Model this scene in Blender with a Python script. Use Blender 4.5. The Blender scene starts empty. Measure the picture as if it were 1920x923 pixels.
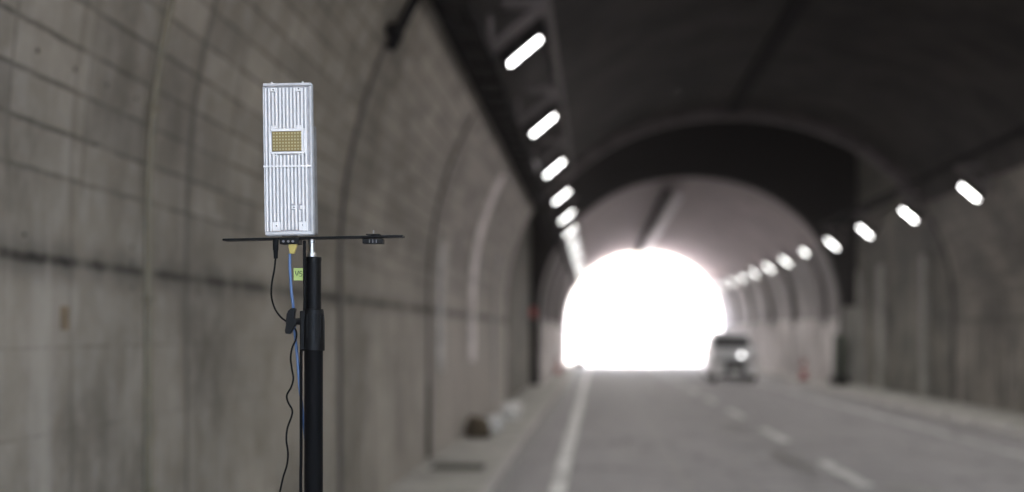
import bpy, bmesh, math, random
from mathutils import Vector, Matrix
random.seed(7)
S = bpy.context.scene
COL = S.collection

# ------------------------------------------------------------------ camera, sky, sun, exposure
CAMZ = 1.6
FPX = 2665.0            # focal length in pixels of the 1920 px wide photograph
VX, VY = 1118.0, 624.0  # where the tunnel axis runs to
cam_d = bpy.data.cameras.new('camera')
cam = bpy.data.objects.new('camera', cam_d); COL.objects.link(cam)
cam.location = (0, 0, CAMZ)
cam.rotation_euler = (math.radians(90), 0, 0)
cam_d.lens = FPX / 1920 * 36
cam_d.sensor_width = 36
cam_d.shift_x = -(VX - 960) / 1920
cam_d.shift_y = (VY - 461.5) / 1920
cam_d.clip_start = 0.05; cam_d.clip_end = 6000
cam_d.dof.use_dof = True
cam_d.dof.focus_distance = 2.45
cam_d.dof.aperture_fstop = 2.1
S.camera = cam

SUN_EL, SUN_AZ = 52, 28     # the sun stands beyond the far portal, to the right
w = bpy.data.worlds.new('World'); S.world = w; w.use_nodes = True
nt = w.node_tree
bg = nt.nodes['Background']
sky = nt.nodes.new('ShaderNodeTexSky'); sky.sky_type = 'NISHITA'; sky.sun_disc = False
sky.sun_elevation = math.radians(SUN_EL); sky.sun_rotation = math.radians(SUN_AZ)
sky.dust_density = 3.5; sky.air_density = 1.0; sky.ozone_density = 0.6
nt.links.new(sky.outputs[0], bg.inputs['Color'])
bg.inputs['Strength'].default_value = 0.15
sd = bpy.data.lights.new('sun', 'SUN'); sd.energy = 2.6; sd.angle = math.radians(3); sd.color = (1, .955, .9)
sun = bpy.data.objects.new('sun', sd); COL.objects.link(sun)
dvec = Vector((math.sin(math.radians(SUN_AZ)) * math.cos(math.radians(SUN_EL)),
               math.cos(math.radians(SUN_AZ)) * math.cos(math.radians(SUN_EL)),
               math.sin(math.radians(SUN_EL))))
sun.rotation_euler = dvec.to_track_quat('Z', 'Y').to_euler()
sun.location = dvec * 200
LAMP = 1.35      # radiance of the lamp glass seen from the side; the beam itself is the spot in each lamp
BEAM = 17.0
S.view_settings.view_transform = 'Standard'; S.view_settings.look = 'None'
S.view_settings.exposure = 3.85; S.view_settings.gamma = 1.0
S.view_settings.use_curve_mapping = False
S.cycles.use_denoising = True
S.cycles.max_bounces = 8; S.cycles.diffuse_bounces = 5
S.cycles.sample_clamp_indirect = 6
S.cycles.caustics_reflective = False; S.cycles.caustics_refractive = False
S.render.film_transparent = False

def at(px, py, Y):
    return Vector(((px - VX) * Y / FPX, Y, CAMZ - (py - VY) * Y / FPX))
def road_z(y): return -0.0034 * y

# ------------------------------------------------------------------ helpers
class MB:
    def __init__(s): s.v = []; s.f = []; s.uv = {}; s.m = []
    def add(s, vs, fs, mi=0):
        o = len(s.v); s.v += [tuple(p) for p in vs]
        for f in fs: s.f.append(tuple(i + o for i in f)); s.m.append(mi)
        return s
    def box(s, c, d, M=None, mi=0):
        x, y, z = [k / 2 for k in d]
        P = [Vector(p) for p in ((-x,-y,-z),(x,-y,-z),(x,y,-z),(-x,y,-z),(-x,-y,z),(x,-y,z),(x,y,z),(-x,y,z))]
        if M is not None: P = [M @ p for p in P]
        c = Vector(c)
        return s.add([p + c for p in P], [(0,3,2,1),(4,5,6,7),(0,1,5,4),(1,2,6,5),(2,3,7,6),(3,0,4,7)], mi)
    def bar(s, a, b, w_, h_, mi=0):
        a, b = Vector(a), Vector(b); d = b - a
        M = d.to_track_quat('Y', 'Z').to_matrix()
        return s.box((a + b) / 2, (w_, d.length, h_), M, mi)
    def tube(s, pts, r, n=12, mi=0):
        pts = [Vector(p) for p in pts]
        rs = r if isinstance(r, (list, tuple)) else [r] * len(pts)
        T = []
        for i in range(len(pts)):
            a = pts[max(0, i - 1)]; b = pts[min(len(pts) - 1, i + 1)]
            t = b - a
            T.append(t.normalized() if t.length > 1e-9 else (T[-1] if T else Vector((0, 0, 1))))
        up = Vector((0, 0, 1)) if abs(T[0].z) < .9 else Vector((0, 1, 0))
        n0 = T[0].cross(up).normalized(); vs = []
        for i, p in enumerate(pts):
            n0 = (n0 - T[i] * n0.dot(T[i])).normalized(); b0 = T[i].cross(n0)
            for k in range(n):
                a = 2 * math.pi * k / n
                vs.append(p + (n0 * math.cos(a) + b0 * math.sin(a)) * rs[i])
        fs = []
        for i in range(len(pts) - 1):
            for k in range(n):
                fs.append((i*n+k, i*n+(k+1)%n, (i+1)*n+(k+1)%n, (i+1)*n+k))
        fs.append(tuple(range(n-1, -1, -1))); L = (len(pts)-1)*n
        fs.append(tuple(range(L, L+n)))
        return s.add(vs, fs, mi)
    def prism(s, poly, axis, a, b, mi=0):
        """poly of 2-D points, extruded along axis x (poly = y,z) or y (poly = x,z)"""
        n = len(poly)
        def P(q, t): return (t, q[0], q[1]) if axis == 'x' else ((q[0], t, q[1]) if axis == 'y' else (q[0], q[1], t))
        vs = [P(q, a) for q in poly] + [P(q, b) for q in poly]
        fs = [tuple(range(n)), tuple(range(2*n-1, n-1, -1))]
        fs += [(i, n+i, n+(i+1)%n, (i+1)%n) for i in range(n)]
        return s.add(vs, fs, mi)
    def build(s, name, mat, parent=None, bevel=0, smooth=False, segs=2, fix=True):
        me = bpy.data.meshes.new(name)
        me.from_pydata(s.v, [], s.f)
        mats = mat if isinstance(mat, (list, tuple)) else [mat]
        for m in mats: me.materials.append(m)
        for p, mi in zip(me.polygons, s.m): p.material_index = mi
        if fix:
            bm = bmesh.new(); bm.from_mesh(me)
            bmesh.ops.recalc_face_normals(bm, faces=bm.faces[:]); bm.to_mesh(me); bm.free()
        if s.uv:
            uvl = me.uv_layers.new(name='UVMap')
            for l in me.loops: uvl.data[l.index].uv = s.uv.get(l.vertex_index, (0, 0))
        if smooth:
            for p in me.polygons: p.use_smooth = True
        me.update()
        o = bpy.data.objects.new(name, me); COL.objects.link(o)
        if smooth:
            try: me.set_sharp_from_angle(angle=math.radians(40))
            except Exception: pass
        if bevel:
            b = o.modifiers.new('bevel', 'BEVEL'); b.width = bevel; b.segments = segs; b.limit_method = 'ANGLE'
        if parent: o.parent = parent
        return o

def tag(o, label=None, cat=None, group=None, kind=None):
    if label: o['label'] = label
    if cat: o['category'] = cat
    if group: o['group'] = group
    if kind: o['kind'] = kind
    return o
def thing(name, label, cat, loc=(0,0,0), group=None, rotz=0):
    o = bpy.data.objects.new(name, None); COL.objects.link(o)
    o.empty_display_size = .1; o.location = loc; o.rotation_euler = (0, 0, rotz)
    return tag(o, label, cat, group)
def copy_tree(o, parent=None):
    c = o.copy(); COL.objects.link(c); c.parent = parent
    for ch in list(o.children): copy_tree(ch, c)
    return c
def spline(pts, n=8):
    pts = [Vector(p) for p in pts]; P = [pts[0]] + pts + [pts[-1]]; out = []
    for i in range(1, len(P) - 2):
        for k in range(n):
            t = k / n
            a, b, c, d = P[i-1], P[i], P[i+1], P[i+2]
            out.append(.5*((2*b)+(c-a)*t+(2*a-5*b+4*c-d)*t*t+(3*b-a-3*c+d)*t**3))
    out.append(pts[-1]); return out

# ------------------------------------------------------------------ materials
class NT:
    def __init__(s, name):
        s.mat = bpy.data.materials.new(name); s.mat.use_nodes = True
        s.t = s.mat.node_tree; s.b = s.t.nodes['Principled BSDF']
    def n(s, typ, ins=None, **kw):
        nd = s.t.nodes.new(typ)
        for k, v in kw.items(): setattr(nd, k, v)
        for k, v in (ins or {}).items():
            i = nd.inputs[k]
            if isinstance(v, bpy.types.NodeSocket): s.t.links.new(v, i)
            else: i.default_value = v
        return nd
    def coord(s, kind='UV', scale=(1,1,1), loc=(0,0,0)):
        tc = s.n('ShaderNodeTexCoord')
        return s.n('ShaderNodeMapping', {'Vector': tc.outputs[kind], 'Scale': scale, 'Location': loc}).outputs[0]
    def noise(s, vec, scale=5, detail=4, rough=.55, dist=0):
        return s.n('ShaderNodeTexNoise', {'Vector': vec, 'Scale': scale, 'Detail': detail, 'Roughness': rough, 'Distortion': dist}).outputs[0]
    def math(s, op, a, b=0.0, c=None):
        d = {0: a, 1: b}
        if c is not None: d[2] = c
        return s.n('ShaderNodeMath', d, operation=op).outputs[0]
    def ramp(s, fac, lo, hi, a=0.0, b=1.0):
        return s.n('ShaderNodeMapRange', {'Value': fac, 'From Min': lo, 'From Max': hi, 'To Min': a, 'To Max': b}, interpolation_type='SMOOTHSTEP').outputs[0]
    def mix(s, fac, a, b, mode='MIX'):
        nd = s.n('ShaderNodeMix', data_type='RGBA', blend_type=mode)
        for i, v in ((0, fac), (6, a), (7, b)):
            if isinstance(v, bpy.types.NodeSocket): s.t.links.new(v, nd.inputs[i])
            else: nd.inputs[i].default_value = v if i == 0 else (*v[:3], 1)
        return nd.outputs[2]
    def out(s, color=None, rough=.6, metal=0, bump=None, bstr=.3, bdist=.01, spec=None):
        if color is not None:
            if isinstance(color, bpy.types.NodeSocket): s.t.links.new(color, s.b.inputs['Base Color'])
            else: s.b.inputs['Base Color'].default_value = (*color, 1)
        if isinstance(rough, bpy.types.NodeSocket): s.t.links.new(rough, s.b.inputs['Roughness'])
        else: s.b.inputs['Roughness'].default_value = rough
        s.b.inputs['Metallic'].default_value = metal
        if spec is not None: s.b.inputs['Specular IOR Level'].default_value = spec
        if bump is not None:
            bn = s.n('ShaderNodeBump', {'Height': bump, 'Strength': bstr, 'Distance': bdist})
            s.t.links.new(bn.outputs[0], s.b.inputs['Normal'])
        return s.mat

def plain(name, c, rough=.5, metal=0, var=.12, scale=14, bstr=.15):
    m = NT(name); v = m.coord('Object')
    nz = m.noise(v, scale, 5)
    f = m.ramp(nz, .3, .7, 1 - var, 1 + var)
    col = m.n('ShaderNodeVectorMath', {0: (*c,), 'Scale': f}, operation='SCALE').outputs[0]
    r = m.ramp(nz, .3, .7, max(.03, rough - .08), min(1, rough + .08))
    return m.out(col, r, metal, nz, bstr, .002)

def uvz(m):
    tc = m.n('ShaderNodeTexCoord')
    sp = m.n('ShaderNodeSeparateXYZ', {0: tc.outputs['UV']})
    return tc.outputs['UV'], sp.outputs[0], sp.outputs[1]
def scaled(m, vec, sx, sy, lx=0, ly=0):
    return m.n('ShaderNodeMapping', {'Vector': vec, 'Scale': (sx, sy, 1), 'Location': (lx, ly, 0)}).outputs[0]

def wall_mat(name, base=(.30,.285,.25), dark=(.16,.15,.13), pale=(.42,.41,.38), blocks=1.0, crack=1.0, streak=.5, ly=0, pinkish=None):
    m = NT(name); uv, u, v = uvz(m)
    big = m.noise(scaled(m, uv, .5, .6, ly, ly), 1.3, 6, .6)
    col = m.mix(m.ramp(big, .32, .68), dark, base)
    # cloudy mottling of the cast concrete
    mid = m.noise(scaled(m, uv, 1, .8, ly), 5, 6, .65)
    col = m.mix(m.ramp(mid, .38, .72, 0, .35), col, pale)
    # vertical runs of water, dark and pale
    st = m.noise(scaled(m, uv, 3.4, .22, ly, 3), 2.2, 6, .6, .2)
    col = m.mix(m.ramp(st, .54, .74, 0, streak), col, dark)
    st2 = m.noise(scaled(m, uv, 1.7, .16, 9 + ly, 1), 2.0, 5, .55, .2)
    low = m.ramp(v, .9, -.5)
    if name == 'concrete_left':   # lamp and portal light further in, painted as a paler pinkish tone
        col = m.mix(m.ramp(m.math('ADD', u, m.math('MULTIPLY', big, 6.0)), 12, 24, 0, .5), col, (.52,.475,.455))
    col = m.mix(m.math('MULTIPLY', m.ramp(st2, .53, .7, 0, .75 * streak + .1), low), col, pale)
    fine = m.noise(scaled(m, uv, 12, 3, ly), 6, 4, .6)
    col = m.mix(m.ramp(fine, .6, .8, 0, .3), col, dark)
    bh = mid
    if blocks:
        # marks of the shuttering: a grid of boards, fading in and out
        wob = m.noise(scaled(m, uv, 2, 2), 2.4, 3)
        wv = m.n('ShaderNodeVectorMath', {0: uv, 1: m.n('ShaderNodeCombineXYZ', {0: m.math('MULTIPLY', wob, .05), 1: m.math('MULTIPLY', wob, .022)}).outputs[0]}, operation='ADD').outputs[0]
        br = m.n('ShaderNodeTexBrick', {'Vector': scaled(m, wv, 1, 1, .12, .077), 'Scale': 1.0, 'Mortar Size': .013, 'Mortar Smooth': .8,
                 'Brick Width': .71, 'Row Height': .168, 'Color1': (.42,.42,.42,1), 'Color2': (.62,.62,.62,1), 'Mortar': (0,0,0,1)}, offset=0.0)
        fade = m.ramp(m.noise(scaled(m, uv, 1, 1, 4, 2), 3.1, 4), .35, .6, .15, 1)
        up = m.ramp(v, -.05, .12)
        mort = m.math('MULTIPLY', m.math('MULTIPLY', br.outputs['Fac'], fade), up)
        col = m.mix(m.math('MULTIPLY', mort, .7 * blocks), col, (.07,.063,.052))
        tone = m.ramp(br.outputs['Color'], .42, .62, .82, 1.12)
        tf = m.math('MULTIPLY_ADD', m.math('SUBTRACT', tone, 1.0), up, 1.0)
        col = m.n('ShaderNodeVectorMath', {0: col, 'Scale': tf}, operation='SCALE').outputs[0]
        bh = m.math('SUBTRACT', mid, mort)
    if crack:
        wn = m.noise(scaled(m, uv, 1, 0.01), 7, 6, .7)
        d = m.math('ABSOLUTE', m.math('ADD', m.math('ADD', v, .233), m.math('MULTIPLY', m.math('SUBTRACT', wn, .5), .045)))
        along = m.ramp(m.noise(scaled(m, uv, 1, 0.01, 3.3), 1.6, 5, .7), .36, .6, .25, 1)
        c1 = m.math('MULTIPLY', m.ramp(d, .030, .006), along)
        c2 = m.math('MULTIPLY', m.ramp(d, .13, .01, 0, .7), along)
        col = m.mix(c2, col, (.085,.078,.066)); col = m.mix(m.math('MULTIPLY', c1, .92 * crack), col, (.018,.016,.014))
        for vv, st_ in ((-.555, .45), (-.87, .35), (-1.42, .4)):
            d2 = m.math('ABSOLUTE', m.math('ADD', m.math('SUBTRACT', v, vv), m.math('MULTIPLY', m.math('SUBTRACT', wn, .5), .012)))
            al = m.ramp(m.noise(scaled(m, uv, 1, 0.01, vv * 9), 2.4, 4, .7), .4, .6)
            col = m.mix(m.math('MULTIPLY', m.ramp(d2, .008, .002, 0, st_), al), col, (.06,.055,.045))
        bh = m.math('SUBTRACT', bh, c1)
    # a few rounded pock marks
    vo = m.n('ShaderNodeTexVoronoi', {'Vector': scaled(m, uv, 1, .55, 2), 'Scale': 3.2, 'Randomness': 1.0})
    pk = m.math('MULTIPLY', m.ramp(vo.outputs['Distance'], .055, .02), m.ramp(m.noise(scaled(m, uv, 1, 1, 8), 2.5, 2), .52, .6))
    col = m.mix(m.math('MULTIPLY', pk, .6), col, (.06,.055,.045))
    # joints between casting bays
    for uu, ww, st_ in ((6.94, .03, .75), (5.41, .018, .35), (13.5, .03, .5), (25.2, .05, .5)):
        du = m.math('ABSOLUTE', m.math('ADD', m.math('SUBTRACT', u, uu), m.math('MULTIPLY', m.math('SUBTRACT', mid, .5), .05)))
        col = m.mix(m.ramp(du, ww * 1.6, ww * .3, 0, st_), col, (.09,.08,.068))
    return m.out(col, .78, 0, bh, .35, .006, spec=.3)

M = {}
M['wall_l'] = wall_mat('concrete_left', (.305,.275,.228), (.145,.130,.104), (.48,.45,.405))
M['wall_r'] = wall_mat('concrete_right', (.21,.19,.165), (.075,.07,.062), (.36,.33,.305), blocks=.5, crack=.3, streak=.95, ly=5)
M['wall_bay'] = wall_mat('concrete_shaft', (.19,.175,.15), (.05,.048,.045), (.30,.29,.26), blocks=0, crack=0, streak=1.0, ly=11)
M['upper_in'] = wall_mat('concrete_inner', (.27,.25,.25), (.12,.11,.11), (.38,.36,.36), blocks=0, crack=0, streak=.6, ly=17)

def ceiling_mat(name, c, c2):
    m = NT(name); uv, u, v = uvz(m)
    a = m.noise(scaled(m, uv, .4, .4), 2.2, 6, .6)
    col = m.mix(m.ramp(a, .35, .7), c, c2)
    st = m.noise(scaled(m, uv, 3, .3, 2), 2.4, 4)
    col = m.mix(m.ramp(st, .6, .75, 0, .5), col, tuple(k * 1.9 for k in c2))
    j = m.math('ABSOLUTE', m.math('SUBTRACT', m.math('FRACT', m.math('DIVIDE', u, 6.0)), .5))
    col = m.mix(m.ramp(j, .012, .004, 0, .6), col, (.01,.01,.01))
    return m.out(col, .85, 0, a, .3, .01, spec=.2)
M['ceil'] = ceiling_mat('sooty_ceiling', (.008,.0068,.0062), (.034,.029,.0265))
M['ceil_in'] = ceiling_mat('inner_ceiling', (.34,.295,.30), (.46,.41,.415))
M['jet'] = plain('shade_black_concrete', (.020,.019,.019), .9)  # near black: shade of the backlit head wall is put into the colour
M['ring'] = plain('arch_concrete', (.105,.092,.094), .8, var=.3, scale=3)
def stained_panel():
    m = NT('white_panel'); v = m.coord('Object')
    a = m.noise(v, .5, 5, .6); b = m.noise(m.n('ShaderNodeMapping', {'Vector': v, 'Scale': (1, 1.6, .35)}).outputs[0], 1.6, 5, .65)
    col = m.mix(m.ramp(a, .35, .65), (.42,.39,.385), (.68,.64,.635))
    col = m.mix(m.ramp(b, .50, .70, 0, .75), col, (.14,.13,.125))
    return m.out(col, .9, 0, b, .2, .003, spec=.1)
M['white_panel'] = stained_panel()
M['steel_dark'] = plain('dark_steel', (.010,.010,.011), .95, 0)
M['bracket'] = plain('galvanised_bracket', (.19,.175,.175), .8, .1)
M['rib'] = plain('dark_rib', (.12,.11,.115), .9)
M['duct'] = plain('grey_duct', (.74,.72,.74), .4, .2)
M['pvc'] = plain('beige_pipe', (.145,.125,.082), .5, var=.15)
M['joint'] = plain('joint_seal', (.06,.05,.043), .75, var=.3)
M['pale_strip'] = plain('pale_strip', (.90,.84,.83), .55, var=.25, scale=4)
M['pale_grey'] = plain('pale_grey_cover', (.52,.50,.48), .6, var=.3, scale=4)
M['hole'] = plain('hole_dark', (.03,.027,.023), .9)
M['grate'] = plain('grate_iron', (.10,.09,.075), .8, var=.3)
M['rust'] = plain('rusty_brown', (.20,.15,.095), .8, var=.3)
M['sack_white'] = plain('white_sack', (.66,.65,.64), .8, var=.15)
M['sack_brown'] = plain('brown_sack', (.09,.068,.045), .9, var=.4)
M['cone_red'] = plain('red_plastic', (.36,.04,.035), .45)
M['white_paint'] = plain('white_band', (.7,.7,.7), .5)
M['red_lamp'] = plain('red_lens', (.50,.02,.02), .25)
M['cab_green'] = plain('green_cabinet', (.035,.045,.03), .5)
M['blk_al'] = plain('black_aluminium', (.003,.003,.0033), .5, 0, var=.05, scale=200, bstr=.02); M['blk_al'].node_tree.nodes['Principled BSDF'].inputs['Specular IOR Level'].default_value = .14
M['blk_pl'] = plain('black_plastic', (.0035,.0035,.0035), .5, 0, var=.1, scale=300, bstr=.05); M['blk_pl'].node_tree.nodes['Principled BSDF'].inputs['Specular IOR Level'].default_value = .16
M['chrome'] = plain('steel_spigot', (.34,.335,.33), .38, 1, var=.08)
M['dev_white'] = plain('white_radome', (.74,.71,.68), .38, 0, var=.07, scale=45)
M['dev_metal'] = plain('cast_aluminium', (.36,.375,.39), .45, .3, var=.2, scale=70)
M['dev_back'] = plain('dull_casting', (.20,.20,.20), .55, .2, var=.35, scale=90)
M['dev_rim'] = plain('rim_grey', (.50,.485,.47), .4, 0, var=.12, scale=50)
M['dev_recess'] = plain('recess_grey', (.35,.337,.335), .5, 0, var=.15, scale=60)
M['gold'] = plain('gold_patch', (.21,.15,.042), .5, 0, var=.08)
M['gold_dot'] = plain('gold_dot', (.42,.36,.17), .4, 0)
M['blue'] = plain('blue_jacket', (.075,.135,.26), .45)
M['yellow'] = plain('yellow_boot', (.42,.33,.08), .4)
M['tag'] = plain('yellow_green_tape', (.33,.42,.12), .6, var=.05)
M['ink'] = plain('black_ink', (.02,.03,.02), .7)
M['car'] = plain('silver_paint', (.46,.47,.49), .4, .1, var=.04)
M['glass'] = plain('dark_glass', (.010,.011,.014), .12)
M['rubber'] = plain('rubber', (.008,.008,.008), .7)
M['rim'] = plain('alloy', (.45,.45,.46), .35, .8)
M['plate'] = plain('plate_white', (.85,.85,.85), .5)

for k in ('steel_dark', 'bracket', 'duct', 'rib', 'jet', 'ring', 'kerb' if 'kerb' in M else 'rib', 'rubber', 'pale_strip', 'pale_grey'):
    M[k].node_tree.nodes['Principled BSDF'].inputs['Specular IOR Level'].default_value = .08
def emit(name, c, s):
    m = NT(name); m.b.inputs['Base Color'].default_value = (.05,.05,.05,1); m.b.inputs['Roughness'].default_value = .9; m.b.inputs['Specular IOR Level'].default_value = .0
    m.b.inputs['Emission Color'].default_value = (*c, 1); m.b.inputs['Emission Strength'].default_value = s
    return m.mat
M['lamp'] = emit('lamp_lens', (1, .99, .965), LAMP)
M['spot'] = emit('headlamp_lens', (1, .98, .98), .55)

def road_mat():
    m = NT('worn_asphalt'); tc = m.n('ShaderNodeTexCoord'); P = tc.outputs['Object']
    mp = lambda s_, l=(0,0,0): m.n('ShaderNodeMapping', {'Vector': P, 'Scale': s_, 'Location': l}).outputs[0]
    agg = m.noise(mp((1,1,1)), 90, 3, .7)
    patch = m.noise(mp((.8,.25,1)), 1.6, 5, .6)
    lane = m.noise(mp((1.0,.015,1),(2,0,0)), 1.7, 4, .6)
    col = m.mix(m.ramp(patch, .35, .65), (.31,.297,.303), (.38,.364,.371))
    col = m.mix(m.ramp(lane, .42, .62, 0, .65), col, (.33,.32,.325))
    col = m.mix(m.ramp(agg, .35, .7, 0, .35), col, (.07,.07,.07))
    st = m.noise(mp((.9,.5,1),(5,3,0)), .9, 5, .7)
    col = m.mix(m.ramp(st, .60, .72, 0, .45), col, (.07,.068,.066))
    vo = m.n('ShaderNodeTexVoronoi', {'Vector': m.n('ShaderNodeVectorMath', {0: mp((.35,.22,1)), 1: m.n('ShaderNodeVectorMath', {0: m.n('ShaderNodeTexNoise', {'Vector': mp((1,1,1)), 'Scale': 1.2, 'Detail': 5}).outputs[1], 'Scale': .5}, operation='SCALE').outputs[0]}, operation='ADD').outputs[0], 'Scale': 1.0}, feature='DISTANCE_TO_EDGE')
    col = m.mix(m.ramp(vo.outputs[0], .012, .002, 0, .6), col, (.045,.045,.045))
    return m.out(col, m.ramp(patch, .3, .7, .72, .85), 0, agg, .5, .006, spec=.2)
M['road'] = road_mat()
def path_mat(name, a, b, moss=.35):
    m = NT(name); v = m.coord('Object')
    n1 = m.noise(v, 1.1, 6, .6); n2 = m.noise(v, 14, 5, .65)
    col = m.mix(m.ramp(n1, .35, .65), a, b)
    col = m.mix(m.ramp(n2, .45, .8, 0, .5), col, tuple(k * .4 for k in a))
    n3 = m.noise(v, .8, 5, .7)
    col = m.mix(m.ramp(n3, .5, .66, 0, moss), col, (.10,.10,.065))
    return m.out(col, .8, 0, n2, .4, .005)
M['path'] = path_mat('walkway_concrete', (.32,.31,.285), (.42,.405,.38))
M['kerb'] = path_mat('kerb_concrete', (.40,.38,.37), (.50,.48,.465), .15)
M['ground'] = path_mat('dry_ground', (.40,.34,.32), (.50,.43,.40), .05)
def paint_mat(name, a, wear):
    m = NT(name); v = m.coord('Object')
    n = m.noise(v, 9, 6, .7); n2 = m.noise(v, 1.3, 4, .6)
    f = m.math('ADD', m.math('MULTIPLY', n, .6), m.math('MULTIPLY', n2, .5))
    col = m.mix(m.ramp(f, wear - .08, wear + .1), a, (.17,.168,.165))
    return m.out(col, .6, 0, n, .2, .002)
M['line'] = paint_mat('edge_line_paint', (.66,.655,.65), .60)
M['line_faint'] = paint_mat('faded_line_paint', (.52,.51,.51), .56)
M['tar'] = plain('tar_seam', (.21,.20,.20), .5, var=.3)

# ------------------------------------------------------------------ tunnel geometry
Y_BACK, Y_RING, Y_HEAD, Y_END = -5.5, 31.7, 43.7, 86.0
class Prof:
    def __init__(s, cx, hw, z0, H, p): s.cx, s.hw, s.z0, s.H, s.p = cx, hw, CAMZ + z0, H, p
    def x(s, z, side):
        d = s.hw
        if z > s.z0: d = s.hw * max(0, 1 - ((z - s.z0) / s.H) ** s.p) ** (1 / s.p)
        return s.cx + side * d
    def pts(s, zl, zr, n=64):
        """points with arc length from left height zl over the crown to right height zr"""
        out = []
        for side, zz in ((-1, zl), (1, zr)):
            tz = math.asin(min(1, max(0, (zz - s.z0) / s.H)) ** (s.p / 2))
            L = [(s.cx + side * s.hw * math.cos(t) ** (2 / s.p), s.z0 + s.H * math.sin(t) ** (2 / s.p)) for t in [tz + (math.pi/2 - tz) * k / n for k in range(n + 1)]]
            L[-1] = (s.cx, s.z0 + s.H); out.append(L)
        return out[0] + out[1][::-1][1:]
    def side(s, side, zlo, zhi, n=40):
        out = [(s.x(zlo + (s.z0 - zlo) * k / 6, side), zlo + (s.z0 - zlo) * k / 6) for k in range(6)]
        for k in range(n + 1):
            z = s.z0 + (zhi - s.z0) * (k / n) ; out.append((s.x(z, side), z))
        return out
NEAR = Prof(3.0, 5.0, .5, 4.43, 2.08)
INNER = Prof(2.90, 4.68, .4, 4.42, 2.12)
def shell(name, pts, y0, y1, mat, v0z, thick=.45, ny=10, cx=3.0, cz=2.0, parent=None):
    """a thick curved slab whose inner outline is pts; UV = (depth, arc length measured from height v0z)"""
    n = len(pts); mb = MB(); arc = [0]
    for i in range(1, n): arc.append(arc[-1] + math.dist(pts[i], pts[i-1]))
    k0 = min(range(n), key=lambda i: abs(pts[i][1] - v0z)); a0 = arc[k0] + (v0z - pts[k0][1])
    outer = []
    for i in range(n):
        a = pts[max(0, i-1)]; b = pts[min(n-1, i+1)]
        t = Vector((b[0]-a[0], b[1]-a[1])).normalized(); nn = Vector((-t.y, t.x))
        if nn.dot(Vector((pts[i][0]-cx, pts[i][1]-cz))) < 0: nn = -nn
        outer.append((pts[i][0] + nn.x * thick, pts[i][1] + nn.y * thick))
    ring = list(pts) + outer[::-1]; R = len(ring)
    arcs = arc + arc[::-1]
    for j in range(ny + 1):
        y = y0 + (y1 - y0) * j / ny
        for i, q in enumerate(ring):
            mb.uv[len(mb.v)] = (y, arcs[i] - a0); mb.v.append((q[0], y, q[1]))
    for j in range(ny):
        for i in range(R):
            a = j*R + i; b = j*R + (i+1) % R
            mb.f.append((a, b, b + R, a + R)); mb.m.append(0)
    for i in range(n - 1):
        mb.f.append((i, i+1, R-2-i, R-1-i)); mb.m.append(0)
        o = ny*R; mb.f.append((o+i, o+i+1, o+R-2-i, o+R-1-i)); mb.m.append(0)
    ob = mb.build(name, mat, parent, smooth=True)
    return ob
ZL, ZR = CAMZ + 2.80, CAMZ + 2.86
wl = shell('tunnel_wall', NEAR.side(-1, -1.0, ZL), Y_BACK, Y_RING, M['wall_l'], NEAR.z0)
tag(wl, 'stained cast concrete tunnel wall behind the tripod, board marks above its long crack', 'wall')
wr = shell('tunnel_wall', NEAR.side(1, -1.0, ZR), Y_BACK, Y_RING, M['wall_r'], NEAR.z0)
tag(wr, 'blotchy brown concrete tunnel wall along the far side of the road', 'wall')
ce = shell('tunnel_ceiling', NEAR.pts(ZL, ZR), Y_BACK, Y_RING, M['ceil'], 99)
tag(ce, 'sooty black vaulted ceiling over the nearer road, up to the pale arch', 'ceiling')
# arch ring closing the nearer vault
mb = MB()
pt = NEAR.pts(CAMZ + 2.95, CAMZ + 3.05, 48); n = len(pt); cxz = Vector((3.0, CAMZ + .5))
for y in (Y_RING - .02, Y_RING - .42):
    for k, d in ((0, .0), (1, .20)):
        for q in pt:
            v = Vector(q); mb.v.append(tuple((v + (cxz - v).normalized() * (d if k else -.02)).to_3d())); x, z, _ = mb.v[-1]; mb.v[-1] = (x, y, z)
for a, b in ((0, 1), (1, 3), (3, 2), (2, 0)):
    for i in range(n - 1): mb.f.append((a*n+i, a*n+i+1, b*n+i+1, b*n+i)); mb.m.append(0)
for i in (0, n-1): mb.f.append((i, n+i, 3*n+i, 2*n+i)); mb.m.append(0)
tag(mb.build('arch_rib', M['ring'], smooth=True), 'dim pinkish concrete rib arching across the vault before the black gap', 'arch')

# ---- the tall box-like section between the two vaults
def plate_with_arch(name, prof, y0, y1, xl, xr, ztop, mat):
    pts = [(prof.x(-1, -1), -1.0)] + [(p[0], p[1]) for p in prof.pts(prof.z0, prof.z0, 40)] + [(prof.x(-1, 1), -1.0)]
    cx, cz = prof.cx, prof.z0; outer = []
    for (x, z) in pts:
        dx, dz = x - cx, z - cz
        if z <= cz + .01: outer.append((xl if dx < 0 else xr, z)); continue
        t = min([(ztop - cz) / dz] + [((xl if dx < 0 else xr) - cx) / dx] if abs(dx) > 1e-6 else [(ztop - cz) / dz])
        outer.append((cx + dx * t, cz + dz * t))
    n = len(pts); mb = MB()
    for y in (y0, y1):
        for L in (pts, outer):
            for q in L: mb.uv[len(mb.v)] = (q[0], q[1]); mb.v.append((q[0], y, q[1]))
    for a, b in ((0, 1), (1, 3), (3, 2), (2, 0)):
        for i in range(n - 1): mb.f.append((a*n+i, a*n+i+1, b*n+i+1, b*n+i)); mb.m.append(0)
    return mb.build(name, mat)
XL, XR, ZT = -2.02, 8.02, 8.2
tag(plate_with_arch('shaft_wall', NEAR, Y_RING, Y_RING + .3, XL - .6, XR + .6, ZT + .5, M['jet']),  # unseen from the camera, added to seal the gap against light
    'unseen cross wall added at the end of the nearer vault to block light', 'wall')
hw = plate_with_arch('headwall', INNER, Y_HEAD, Y_HEAD + .5, XL - .6, XR + .6, ZT + .5, M['jet'])
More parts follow.
